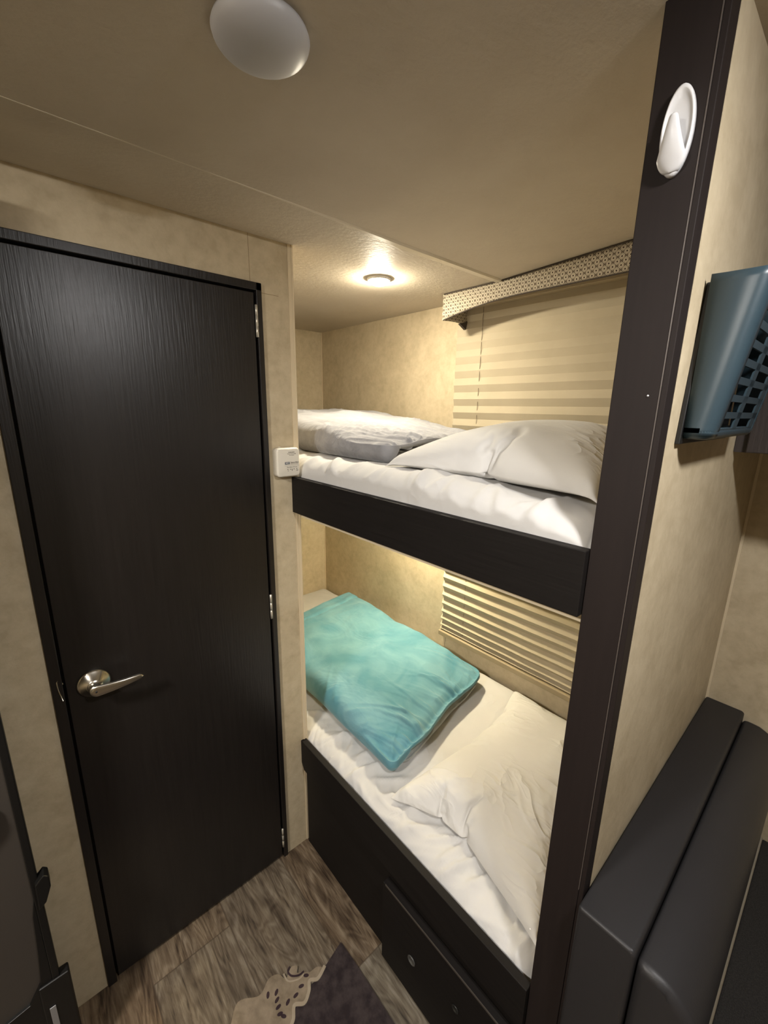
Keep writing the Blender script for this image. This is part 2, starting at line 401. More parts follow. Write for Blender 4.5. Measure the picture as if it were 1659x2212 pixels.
dr = box('storage_door', (-.665, -.262, YR-.022, YR-.0005, .008, .288), M_WOODH, lb, .0015)
box('door_edge', (-.655, -.275, YR-.0225, YR-.0205, .284, .2885), mat('edge_band', (.055, .046, .038), .4), dr)
lathe('pull_ring', [(.0, 0), (.0125, 0), (.0135, .0015), (.0125, .003), (.0105, .0028), (.0098, .0008), (0, .0008)], (-.546, YR-.022, .143), (0, -1, 0), mat('grey_ring', (.12, .12, .115), .35, .5), dr, 32)
lathe('pull_ring', [(.0, 0), (.009, 0), (.010, .0015), (.009, .003), (.0075, .0028), (.007, .0008), (0, .0008)], (-.40, YR-.022, .176), (0, -1, 0), mat('dark_ring', (.03, .03, .028), .35, .5), dr, 32)

# ---- cloth relaxation: returns the settled vertex positions
def collider(name, bm):
    me = bpy.data.meshes.new(name); bmesh.ops.triangulate(bm, faces=bm.faces); bm.to_mesh(me); bm.free()
    o = bpy.data.objects.new(name, me); COL.objects.link(o)
    m = o.modifiers.new('c', 'COLLISION'); o.collision.thickness_outer = .004; o.collision.cloth_friction = 5; return o
def relax(V, F, cols, frames, pins=None, grow=None, gmax=.06, press=0., mass=.12, bend=.08, tens=25, q=5, grav=1., air=3):
    me = bpy.data.meshes.new('cloth_tmp'); me.from_pydata([tuple(v) for v in V], [], F); me.update()
    o = bpy.data.objects.new('cloth_tmp', me); COL.objects.link(o)
    m = o.modifiers.new('c', 'CLOTH'); c = m.settings
    c.quality = q; c.mass = mass; c.tension_stiffness = tens; c.compression_stiffness = tens; c.shear_stiffness = 8
    c.bending_stiffness = bend; c.bending_damping = .5; c.tension_damping = 10; c.compression_damping = 10; c.air_damping = air
    c.effector_weights.gravity = grav
    if press: c.use_pressure = True; c.uniform_pressure_force = press
    if pins is not None:
        g = o.vertex_groups.new(name='pin')
        for i, w_ in enumerate(pins):
            if w_ > 0: g.add([i], float(w_), 'REPLACE')
        c.vertex_group_mass = 'pin'; c.pin_stiffness = 5
    if grow is not None:
        g = o.vertex_groups.new(name='grow')
        for i, w_ in enumerate(grow): g.add([i], float(w_), 'REPLACE')
        c.vertex_group_shrink = 'grow'; c.shrink_min = 0.; c.shrink_max = -gmax
    elif gmax: c.shrink_min = -gmax
    m.collision_settings.distance_min = .003; m.collision_settings.use_self_collision = False
    m.point_cache.frame_end = frames+5
    for f in range(1, frames+1): sc.frame_set(f)
    dg = bpy.context.evaluated_depsgraph_get(); e = o.evaluated_get(dg); me2 = e.to_mesh()
    A = np.empty(len(me2.vertices)*3); me2.vertices.foreach_get('co', A); A = A.reshape(-1, 3).copy(); e.to_mesh_clear()
    bpy.data.objects.remove(o); bpy.data.meshes.remove(me)
    for k in cols: bpy.data.objects.remove(k)
    sc.frame_set(1)
    return A
def planebm(z, x0, x1, y0, y1):
    return boxbm((x0, x1, y0, y1, z-.05, z))

# ---- mattresses with sheets: profile swept along X
def mattress(name, ztop, zbot, x0, x1, y0, y1, seed, m, fold, bulge, xdip=None, railtop=.44):
    nx = int((x1-x0)/.0065)
    xs = np.linspace(x0, x1, nx)
    # profile from the back bottom over the top to the front bottom
    R = .045; pr = []
    for t in np.linspace(zbot, ztop-R, 6): pr.append((y1, t, 0))
    for t in np.linspace(0, math.pi/2, 9)[1:]: pr.append((y1-R+R*math.cos(t), ztop-R+R*math.sin(t), 0))
    for t in np.linspace(y1-R, y0+R*1.3, 95)[1:]: pr.append((t, ztop, 0))
    for t in np.linspace(math.pi/2, math.pi, 20)[1:]: pr.append((y0+R*1.3+R*1.3*math.cos(t), ztop-R*1.1+R*1.1*math.sin(t), 1))
    for t in np.linspace(ztop-R*1.1, zbot, 12)[1:]: pr.append((y0, t, 1))
    pr = np.array(pr); npf = len(pr)
    arc = np.concatenate([[0], np.cumsum(np.hypot(*(pr[1:, :2]-pr[:-1, :2]).T))])
    X, A = np.meshgrid(xs, arc, indexing='ij'); Y = np.tile(pr[:, 0], (nx, 1)); Z = np.tile(pr[:, 1], (nx, 1))
    dz = np.gradient(pr[:, 1]); dy = np.gradient(pr[:, 0]); l = np.hypot(dy, dz)+1e-9
    NY, NZ = dz/l, -dy/l
    near = smst(.20, .02, Y-y0)
    h = .0035*pn(X*4+seed, Y*5)+.0016*wr(X, A, .3, 2.2, 9, seed)+.0016*wr(X, A, -.7, 2.0, 8, seed+5)
    edge = wr(X, A, 1.15+.35*0, 2.0, 17, seed+4, .8, 2.4)*.6+wr(X, A, 1.85, 2.4, 13, seed+9, .9, 3.)*.55
    msk = .35+.65*smst(-.25, .25, pn(X*3.1+seed*3, A*.5))
    h = h+near*fold*.45*edge*msk+near*bulge*(.5+.5*pn(X*2.3+seed, A*0+seed))
    rs = np.random.RandomState(seed*7+1); B = arc[-1]-A-(railtop-zbot)+.012      # distance up from the rail
    xk = x0+.25
    while xk < x1-.02:
        amp_ = fold*rs.uniform(.35, 1.1); wl_, wr_ = rs.uniform(.004, .009), rs.uniform(.010, .028); ln = rs.uniform(.10, .27); sl = rs.uniform(-.9, 1.1); cv = rs.uniform(-2.5, 2.5); b0 = rs.uniform(.02, .075)
        d = X-(xk+sl*(B-.05)+cv*(B-.05)**2); g_ = np.where(d < 0, np.exp(-(d/wl_)**2), np.exp(-(d/wr_)**2))
        h = h+.75*amp_*g_*smst(b0-.05, b0+.02, B)*smst(ln, ln*.45, B)
        xk += rs.choice([.018, .026, .038, .05, .085])*rs.uniform(.8, 1.25)
    h = h*smst(0, .03, X-x0)
    Y2 = Y+NY*h; Z2 = Z+NZ*h
    if xdip is not None: Z2 = Z2+xdip(X, Y)*smst(zbot, ztop, Z)
    ex = np.minimum(X-x0, x1-X); Z2 = Z2-np.where((Z > zbot+.03), .03*(1-np.sqrt(np.clip(1-(1-np.clip(ex/.04, 0, 1))**2, 0, 1))), 0)
    Y2 = np.maximum(Y2, YR+.0095)
    V = np.stack([X, Y2, Z2], -1).reshape(-1, 3).tolist()
    F = gridfaces(nx, npf)
    F += [(i*npf, i*npf+npf-1, (i+1)*npf+npf-1, (i+1)*npf) for i in range(nx-1)]
    F += [tuple(range(npf))[::-1], tuple((nx-1)*npf+k for k in range(npf))]
    return obj(name, V, F, m, None, True)
mu = mattress('mattress', 1.418, 1.263, XL+.006, XP-.006, YR+.010, YW-.060, 2, M_SHEET, .012, .006, lambda X, Y: -.018*smst(-.62, -.3, X)*smst(.25, 0, Y-YR), 1.363)
tag(mu, 'upper bunk mattress covered by a wrinkled white sheet', 'mattress', 'bunk mattresses')
ml = mattress('mattress', .448, .291, XL+.006, XP-.006, YR+.010, YW-.004, 11, M_SHEET, .016, .009, lambda X, Y: .0*X-.02*smst(-1.8, -2.1, X))
tag(ml, 'lower bunk mattress covered by a rumpled white sheet, under the aqua blanket', 'mattress', 'bunk mattresses')

# ---- pillows
def pillow(name, P00, P10, P01, P11, z0, t, seed, m, press, grow, n1=48, n2=66, frames=26):
    hx = .5*(math.dist(P00, P10)+math.dist(P01, P11))/2; hy = .5*(math.dist(P00, P01)+math.dist(P10, P11))/2
    idx, V, F = {}, [], []
    for sd in (1, -1):
        for i in range(n1):
            for j in range(n2):
                u, v = -1+2*i/(n1-1), -1+2*j/(n2-1)
                if sd == -1 and (i in (0, n1-1) or j in (0, n2-1)): idx[sd, i, j] = idx[1, i, j]; continue
                idx[sd, i, j] = len(V)
                V.append((hx*u, hy*v, .5+.012*sd*(1-u*u)*(1-v*v)+.006*float(pn(u*2.2+seed, v*2.2-seed))))
    for sd in (1, -1):
        for i in range(n1-1):
            for j in range(n2-1):
                q = (idx[sd, i, j], idx[sd, i+1, j], idx[sd, i+1, j+1], idx[sd, i, j+1]); F.append(q if sd == 1 else q[::-1])
    A = relax(V, F, [], frames, None, None, grow, press, bend=.04, grav=0.)
    A[:, 2] -= .5
    c = A.mean(0); A[:, :2] -= c[:2]
    mx = np.abs(A[:, 0]).max(); my = np.abs(A[:, 1]).max()
    edge = np.array([idx[1, i, j] for i in range(n1) for j in range(n2) if i in (0, n1-1) or j in (0, n2-1)])
    a = (A[:, 0]/mx+1)/2; b = (A[:, 1]/my+1)/2
    X = P00[0]*(1-a)*(1-b)+P10[0]*a*(1-b)+P01[0]*(1-a)*b+P11[0]*a*b
    Y = P00[1]*(1-a)*(1-b)+P10[1]*a*(1-b)+P01[1]*(1-a)*b+P11[1]*a*b
    top = A[:, 2].max(); bot = -A[:, 2].min(); zz = A[:, 2]
    Z = z0+np.where(zz > 0, zz/top*t*.86, 0)+.14*t*np.clip(1+zz/bot*1.6, 0, 1)
    me_ = np.maximum(np.abs(2*a-1), np.abs(2*b-1)); Z = z0+(Z-z0)*(1-.6*smst(.9, 1., me_))
    o = obj(name, np.stack([X, Y, Z], -1).tolist(), F, m, None, True)
    sb = o.modifiers.new('s', 'SUBSURF'); sb.levels = 1; sb.render_levels = 2
    return o
pu = pillow('pillow', (-.775, .672), (-.252, .648), (-.80, 1.33), (-.258, 1.33), 1.419, .125, 3, M_PILLOW, 16, .06)
tag(pu, 'plump white pillow on the upper bunk beside the grey blanket', 'pillow', 'bed pillows')
pl_ = pillow('pillow', (-.755, .688), (-.252, .664), (-.768, 1.41), (-.258, 1.41), .456, .11, 8, M_PILLOW, 13, .075)
tag(pl_, 'wide white pillow on the lower bunk below the window shade', 'pillow', 'bed pillows')

# ---- folded blankets: plump rounded layers with gathered folds
def slab(name, xl, xr, yf, yb, z0, thick, m, seed, parent, plan, lift=None, rise=None, amp=.004, nfold=26, nu=300, nv=210, rough=1., groove=None):
    """layer between the side edges xl..xr and yf..yb; thick / lift / rise are functions of x, y"""
    def clus(n, k=.75):
        t = np.linspace(0, 1, n); return t*(1-k)+k*(.5-.5*np.cos(math.pi*t))
    U, V = np.meshgrid(clus(nu), clus(nv), indexing='ij')
    wob = lambda a, b, f: .010*pn(a*f+seed, b*0+seed*2)
    X = xl+(xr-xl)*U; Y = yf+(yb-yf)*V
    T = thick(X, Y); r = T*.5
    # distance to the outline with rounded corners
    rc = .035
    dx = np.minimum(X-xl, xr-X); dy = np.minimum(Y-yf, yb-Y)
    ux, uy = np.clip(rc-dx, 0, None), np.clip(rc-dy, 0, None)
    de = np.where((dx < rc) & (dy < rc), rc-np.sqrt(ux**2+uy**2), np.minimum(dx, dy))
    de = np.clip(de, 0, None)
    q = np.clip(de/r, 0, 1); prof = np.sqrt(np.clip(1-(1-q)**2, 0, 1))
    # pull grid points beyond the rounded corner onto it
    over = (dx < rc) & (dy < rc) & (np.hypot(ux, uy) > rc)
    sc_ = np.where(over, rc/np.maximum(np.hypot(ux, uy), 1e-6), 1)
    nx_ = np.where(X-xl < xr-X, xl+rc-ux*sc_, xr-rc+ux*sc_); ny_ = np.where(Y-yf < yb-Y, yf+rc-uy*sc_, yb-rc+uy*sc_)
    X = np.where(over, nx_, X); Y = np.where(over, ny_, Y)
    h = 1.3*amp*pn(X*6+seed, Y*7)+.7*amp*pn(X*15, Y*15+seed)
    h = h+amp*.8*rough*(wr(X, Y, .35, 3, 16, seed, 1.5, 2.4)+wr(X, Y, -.7, 3.4, 15, seed+4, 1.5, 2.4)-.5)*smst(-.25, .35, pn(X*4+seed, Y*4))
    rs = np.random.RandomState(seed)
    for k in range(nfold):        # folds gathered at the open end
        y0_ = yf+(yb-yf)*rs.uniform(.0, 1.); sl = rs.uniform(-.35, .15); cv = rs.uniform(-2.2, .6); L = rs.uniform(.06, .34); wl_, wr_ = rs.uniform(.0035, .007), rs.uniform(.007, .016)
        e = xr-X; d = Y-(y0_+sl*e+cv*e*e); g_ = np.where(d < 0, np.exp(-(d/wl_)**2), np.exp(-(d/wr_)**2))
        h = h+amp*rs.uniform(.5, 1.5)*(g_-.2)*smst(L, L*.3, e)
    for k in range(nfold//3):     # and along the rounded front
        x0_ = xl+(xr-xl)*rs.uniform(.2, 1.); sl = rs.uniform(-1., 1.); L = rs.uniform(.05, .2); w_ = rs.uniform(.006, .014); e = Y-yf; d = X-(x0_+sl*e)
        h = h+amp*rs.uniform(.3, .8)*np.exp(-(d/w_)**2)*smst(L, L*.3, e)
    if groove is not None: h = h-.0045*np.exp(-((X-groove)/.0055)**2)+.002*np.exp(-((X-groove+.02)/.012)**2)
    zc_ = r
    top = zc_+r*prof+h*smst(.2, .85, prof); bot = zc_-r*prof
    if lift is not None:
        lf = lift(X, Y); bot = bot+np.minimum(lf, .82*(T)*prof*0+lf)*1.0; bot = np.minimum(bot, top-.012*prof)
        mid = (top+bot)/2
    edge = prof < 1e-6
    top = np.where(edge, (top+bot)/2, top); bot = np.where(edge, top, bot)
    rz = rise(X, Y) if rise is not None else 0
    # outward puff of the rim so the side reads as a rolled edge
    U2, V2 = (X-xl)/(xr-xl), (Y-yf)/(yb-yf)
    X, Y = X+smst(.8, 1, U2)*wob(Y, Y, 6)*1.2, Y+smst(.25, 0, V2)*wob(X, X, 4)*.5-smst(.75, 1, V2)*wob(X, X, 5)*.6
    x2, y2 = plan(X, Y)
    n = nu*nv
    VV = np.concatenate([np.stack([x2, y2, z0+top+rz*np.clip(top/np.maximum(T, 1e-6), 0, 1)], -1).reshape(-1, 3), np.stack([x2, y2, z0+bot+rz*np.clip(bot/np.maximum(T, 1e-6), 0, 1)], -1).reshape(-1, 3)]).tolist()
    ed = edge.ravel(); rm = np.arange(2*n); rm[n:][ed] = np.arange(n)[ed]      # top and bottom share the rim
    F = []
    for f in gridfaces(nu, nv)+gridfaces(nu, nv, n, True):
        if all(ed[k % n] for k in f): continue
        g = []
        for k in f:
            k = int(rm[k])
            if k not in g: g.append(k)
        if len(g) > 2: F.append(tuple(g))
    used = sorted({k for f in F for k in f}); mp = {k: i for i, k in enumerate(used)}
    return obj(name, [VV[k] for k in used], [tuple(mp[k] for k in f) for f in F], m, parent, True)

gb = thing('blanket', 'pale grey fleece blanket folded in a pile on the upper bunk', 'blanket', (-1.3, 1.0, 1.42), 'folded fleece blankets')
def up_plan(x, y): return x-(y-.72)*.22, y
def up_rise(x, y): return .020*smst(-1.05, -1.5, x)+.006*pn(x*5+1, y*6)
slab('outer_fold', -2.02, -.805, .722, 1.335, 1.4205, lambda x, y: .082+.018*smst(-.95, -1.4, x)+.012*smst(.0, .3, y-.72), M_FLEECE, 5, gb, up_plan,
     lambda x, y: .070*smst(-1.02, -.87, x)*smst(.755, .83, y), up_rise, amp=.0042, nfold=40, rough=1.1)
slab('inner_fold', -1.6, -.842, .825, 1.31, 1.4205, lambda x, y: .036+0*x, M_LINING, 9, gb, up_plan, None, None, amp=.004, nfold=18, nu=150, nv=110)
slab('inner_fold', -1.6, -.862, .845, 1.30, 1.4525, lambda x, y: .030+0*x, M_LINING, 12, gb, up_plan, None, None, amp=.004, nfold=18, nu=150, nv=110)

tb = thing('blanket', 'aqua fleece blanket folded in a thick square on the lower bunk', 'blanket', (-1.3, 1.0, .45), 'folded fleece blankets')
def te_plan(x, y): return x-(y-.75)*.19, y-(x+.8)*.03
def te_rise(x, y): return .012*smst(-1.3, -1.65, x)+.008*pn(x*4+3, y*5+1)
slab('upper_fold', -1.72, -.768, .735, 1.345, .4510, lambda x, y: .098-.006*smst(.10, 0, 1.345-y)+.008*smst(-1.2, -.9, x), M_TEAL, 14, tb, te_plan,
     lambda x, y: .052*smst(-.93, -.82, x)*smst(.80, .90, y), te_rise, amp=.0046, nfold=44, rough=.35, groove=-1.615)
slab('lower_fold', -1.6, -.776, .80, 1.335, .4505, lambda x, y: .030+0*x, M_TLIN, 18, tb, te_plan, None, None, amp=.003, nfold=14, nu=150, nv=110)
slab('lower_fold', -1.6, -.788, .815, 1.325, .4775, lambda x, y: .029+0*x, M_TLIN, 21, tb, te_plan, None, None, amp=.003, nfold=14, nu=150, nv=110)

# ================================================================== WINDOW SHADE + VALANCE
sh = thing('pleated_shade', 'beige pleated window shade hanging behind both bunks', 'window shade', (-.7, YW-.012, .53))
zs = [1.945, 1.90, 1.848, 1.797, 1.743, 1.689, 1.634, 1.580, 1.528, 1.476, 1.424, 1.372, 1.320, 1.270, 1.220, 1.170, 1.121, 1.072, 1.024, .976, .929, .883, .838, .794, .751, .709, .668, .629, .594, .566, .552]
def shade():
    V, F, = [], []
    pts = []
    for i, z in enumerate(zs):
        sp = (zs[i]-zs[i+1]) if i+1 < len(zs) else .014
        dpt = math.sqrt(max(.0262**2-(sp/2)**2, 0.00001))
        dpt = min(max(dpt, .0098), .018)
        if z > 1.7: dpt = .007
        pts.append((YW-.006, z)); 
        if i+1 < len(zs): pts.append((YW-.006-dpt, z-sp*.5))
    x0, x1 = -1.187, XP-.006; nx = 40
    for i in range(nx+1):
        x = x0+(x1-x0)*i/nx
        for j, (y, z) in enumerate(pts):
            w = .0016*float(pn(x*7+3, z*9))*(1 if i else 0)
            V.append((x+(.0035 if (i == 0 and j % 2) else 0)+(-.004*float(pn(z*4, 1.5)) if i == 0 else 0), min(y+w, YW-.003), z))
    m = len(pts)
    return obj('shade_fabric', V, gridfaces(nx+1, m, 0, True), M_BLIND, sh)
sf = shade()
_m = sf.modifiers.new('thick', 'SOLIDIFY'); _m.thickness = .0006; _m.offset = 1
box('head_rail', (-1.187, XP-.006, YW-.036, YW-.004, 1.945, 1.975), M_RAILB, sh, .002)
box('bottom_rail', (-1.187, XP-.006, YW-.034, YW-.004, .528, .551), M_RAILB, sh, .003)
tube('cord', [(-1.062, YW-.0125, 1.945), (-1.062, YW-.0125, .551)], .0009, M_CORD, sh, 6)
tube('cord', [(-1.145, YW-.028, .530), (-1.146, YW-.029, .505), (-1.149, YW-.028, .478)], .0010, M_CORD, sh, 6)

va = thing('window_valance', 'fabric valance with brown and cream hexagon print above the shade', 'valance', (-.7, 1.33, 1.89))
def valance():
    x0, x1 = -1.142, XP-.006; yf = 1.295; n = 60
    def zb(x):
        t = np.clip((x-x0)/.34, 0, 1); return 1.8885+.036*(1-(1-t)**2)
    V, F, UV = [], [], []
    for i in range(n+1):
        x = x0+(x1-x0)*i/n
        for j in range(9):
            z = float(zb(x))+(zc(x)-.003-float(zb(x)))*j/8
            b = .004*math.sin(math.pi*j/8)
            V.append((x, yf-b, z)); UV.append((x-x0+.006, z-1.88))
    F = gridfaces(n+1, 9)
    o = obj('front_panel', V, F, M_VAL, va, True, UV)
    md = o.modifiers.new('thick', 'SOLIDIFY'); md.thickness = .006; md.offset = -1
    V, F, UV = [], [], []
    for i in range(13):
        y = yf+(YW-.004-yf)*i/12
        for j in range(9):
            z = 1.8885+.004*math.sin(math.pi*i/12)+(ZC-.003-1.8885)*j/8
            V.append((x0+.001, y, z)); UV.append((y*1., z-1.88))
    o2 = obj('side_return', V, gridfaces(13, 9, 0, True), M_VAL, va, True, UV)
    md = o2.modifiers.new('thick', 'SOLIDIFY'); md.thickness = .006; md.offset = 1
    pts = [(x0+(x1-x0)*i/n, yf-.001, float(zb(x0+(x1-x0)*i/n))-.0005) for i in range(n+1)]
    tube('bottom_piping', pts, .0020, M_VALD, va, 8)
    tube('top_piping', [(x0+(x1-x0)*i/20, yf-.001, zc(x0+(x1-x0)*i/20)-.0028) for i in range(21)], .0022, M_VALD, va, 8)
    prism('end_bracket', [(YW-.05, 1.89), (YW-.004, 1.905), (YW-.004, 1.868), (YW-.012, 1.872)], 'x', -1.152, -1.140, M_VALD, va)
valance()

# ================================================================== LAMPS AND CEILING OBJECTS
M_LAMP1 = emit('lit_diffuser', (1., .90, .70), 155.)
M_LAMP2 = emit('lit_diffuser_lower', (1., .87, .60), 185.)
M_LAMP3 = emit('lit_diffuser_room', (1., .975, .955), 88.)
M_LAMP4 = emit('lit_diffuser_fill', (1., .94, .86), 62.)  # glow of the added fill lamp
def puck(loc, label, m, r=.036, group='lit round ceiling lamps'):
    t = thing('ceiling_light', label, 'ceiling light', loc, group)
    lathe('lamp_ring', [(r*.86, 0), (r*1.10, 0), (r*1.09, .004), (r*1.05, .0080), (r*.955, .0088), (r*.93, .005), (r*.86, .004)], loc, (0, 0, -1), M_WHITEP, t)
    lathe('diffuser', [(0, .003), (r*.925, .003)]+[(r*.925*math.cos(a), .0045+.018*math.sin(a)) for a in np.linspace(0, math.pi/2, 10)], loc, (0, 0, -1), m, t)
    return t
puck((-1.170, 1.000, ZC), 'small glowing round light in the ceiling over the upper bunk', M_LAMP1)
puck((-1.27, 1.315, 1.238), 'small glowing round light under the upper bunk board, over the aqua blanket', M_LAMP2)
puck((.25, .36, zc(.25)), 'glowing round ceiling light in front of the partition, beside the bench', M_LAMP3, .06)
puck((-.45, -.75, zc(-.45)), 'added round fill light on the ceiling behind the viewpoint, out of view', M_LAMP4, .11)  # unseen fill lamp, added to raise the ambient light on walls and floor
dome = lathe('dome_light', [(0, 0), (.056, 0), (.0575, .004)]+[(.057*math.cos(a)**.8 if a < 1.57 else 0, .005+.019*math.sin(a)) for a in np.linspace(.05, math.pi/2, 14)], (-.573, .300, zc(-.585)), (0, 0, -1), M_GREYP)
tag(dome, 'unlit white dome light on the ceiling at the top edge of the picture', 'ceiling light')

# ================================================================== DETECTOR
dt = thing('gas_detector', 'small cream plastic gas detector at the corner of the wall beside the upper bunk', 'detector', (XA, .603, 1.37))
def rbox(name, b, r, m, parent, rx=.006):
    bm = boxbm(b); 
    ex = [e for e in bm.edges if abs(e.verts[0].co.x-e.verts[1].co.x) > 1e-6]
    bmesh.ops.bevel(bm, geom=ex, offset=r, segments=6, profile=.5, affect='EDGES')
    xm = max(v.co.x for v in bm.verts)
    fe = [e for e in bm.edges if all(abs(v.co.x-xm) < 1e-6 for v in e.verts)]
    bmesh.ops.bevel(bm, geom=fe, offset=rx, segments=4, profile=.5, affect='EDGES')
    return from_bm(name, bm, m, parent, True)
rbox('case', (XA+.0004, XA+.027, .5615, .6335, 1.3690, 1.4510), .010, M_CREAM, dt, .005)
xf = XA+.0272
def txt(name, s, size, y, z, m, parent, bold=.0):
    cu = bpy.data.curves.new(name, 'FONT'); cu.body = s; cu.size = size; cu.extrude = .0001; cu.offset = bold
    cu.align_x = 'CENTER'; cu.align_y = 'CENTER'
    o = bpy.data.objects.new(name, cu); COL.objects.link(o)
    dg = bpy.context.evaluated_depsgraph_get(); me = bpy.data.meshes.new_from_object(o.evaluated_get(dg))
    bpy.data.objects.remove(o); me.materials.clear(); me.materials.append(m)
    R = Matrix(((0, 0, 1, xf), (1, 0, 0, y), (0, 1, 0, z), (0, 0, 0, 1)))
    me.transform(R)
    q = bpy.data.objects.new(name, me); COL.objects.link(q); q.parent = parent; q.matrix_parent_inverse = Matrix.Translation(-parent.location); return q
box('logo_patch', (xf-.0004, xf, .5855, .6005, 1.4045, 1.4115), M_PRINTB, dt)
txt('logo_lettering', 'MCI', .0062, .593, 1.408, M_PRINTW, dt, .0001)
txt('brand_lettering', 'SensorAlert', .0054, .6165, 1.4095, M_PRINTD, dt, .0001)
boxes('printed_lines', [(xf-.0004, xf-.0001, .6025, .628, 1.4045, 1.4055), (xf-.0004, xf-.0001, .584, .632, 1.4005, 1.4009)], M_SLIT, dt)
txt('top_lettering', 'WARNING', .0042, .607, 1.4385, M_PRINTD, dt)
txt('notice_lettering', 'Press to test weekly', .0034, .6075, 1.4345, M_SLIT, dt)
txt('notice_lettering', 'See manual', .0034, .6075, 1.4305, M_SLIT, dt)
txt('lower_lettering', 'Gas Alarm  RV use', .0042, .6075, 1.3965, M_PRINTD, dt)
boxes('vent_slots', [(xf-.0004, xf, y, y+.0028, 1.3895, 1.3915) for y in (.5925, .6015, .6125, .6215)]+[(xf-.0004, xf, .607, .6085, 1.3855, 1.3915), (xf-.0004, xf, .5935, .596, 1.3855, 1.387), (xf-.0004, xf, .621, .627, 1.3855, 1.387)], M_PRINTD, dt)
tube('wire_stub', [(XA+.004, .577, 1.452), (XA+.007, .582, 1.4525), (XA+.009, .585, 1.4500), (XA+.010, .586, 1.4465)], .0011, M_CREAM, dt)

# ================================================================== HOOK ON THE POST
hk = thing('adhesive_hook', 'large white oval plastic hook stuck high on the dark post', 'hook', (-.211, YR, 1.876))
def oval(name, cx, cz, rx, rz, y0, prof, m, parent, n=48):
    V, F = [], []
    for s, h in prof:
        for k in range(n):
            a = 2*math.pi*k/n; V.append((cx+rx*s*math.cos(a), y0-h, cz+rz*s*math.sin(a)))
    for i in range(len(prof)-1):
        for k in range(n): F.append((i*n+k, i*n+(k+1) % n, (i+1)*n+(k+1) % n, (i+1)*n+k))
    F += [tuple(range(n))[::-1], tuple((len(prof)-1)*n+k for k in range(n))]
    bm = bmesh.new(); vs = [bm.verts.new(v) for v in V]
    for f in F: bm.faces.new([vs[i] for i in f])
    return from_bm(name, bm, m, parent, True)
HX, HZ = -.2125, 1.8765
oval('base_plate', HX, HZ, .0165, .0455, YR-.0005, [(1, 0), (1, .004), (.985, .0062), (.94, .0078), (.88, .0078), (.83, .0066), (.6, .0058), (.3, .0055), (.02, .0055)], M_WHITEP, hk)
def hookarm():
    # curved tongue: leaves the plate near its lower end, swings out and up to a rounded tip
    V, F = [], []; n = 34; k = 20
    for i in range(n):
        t = i/(n-1); a = t*math.pi*.92
        # centre line in (out, z)
        out = .0050+.0130*math.sin(min(a, math.pi)*.60)+.0035*t
        z = HZ-.0425+.004*math.cos(a*.5)+.058*t**1.1-.004
        w = .0150*math.sqrt(max(0, 1-(1-min(1, t/.35))**2))*.85+.002
        if t > .3: w = w*(1-.74*((t-.3)/.7)**.9)
        if t > .94: w *= math.sqrt(max(.02, 1-((t-.94)/.06)**2))
        th = .0050*(1-.35*t)
        if t > .94: th *= math.sqrt(max(.05, 1-((t-.94)/.06)**2))
        for j in range(k):
            q = 2*math.pi*j/k; V.append((HX+w*math.cos(q), YR-out-th*math.sin(q), z))
    for i in range(n-1):
        for j in range(k): F.append((i*k+j, i*k+(j+1) % k, (i+1)*k+(j+1) % k, (i+1)*k+j))
    F += [tuple(range(k))[::-1], tuple((n-1)*k+j for j in range(k))]
    obj('hook_arm', V, F, M_WHITEP, hk, True)
hookarm()
scr = lathe('screw_cap', [(0, 0), (.0013, 0), (.0012, .0008), (0, .001)], (-.2012, YR, 1.585), (0, -1, 0), M_WHITEP, n=12)
scr.parent = post

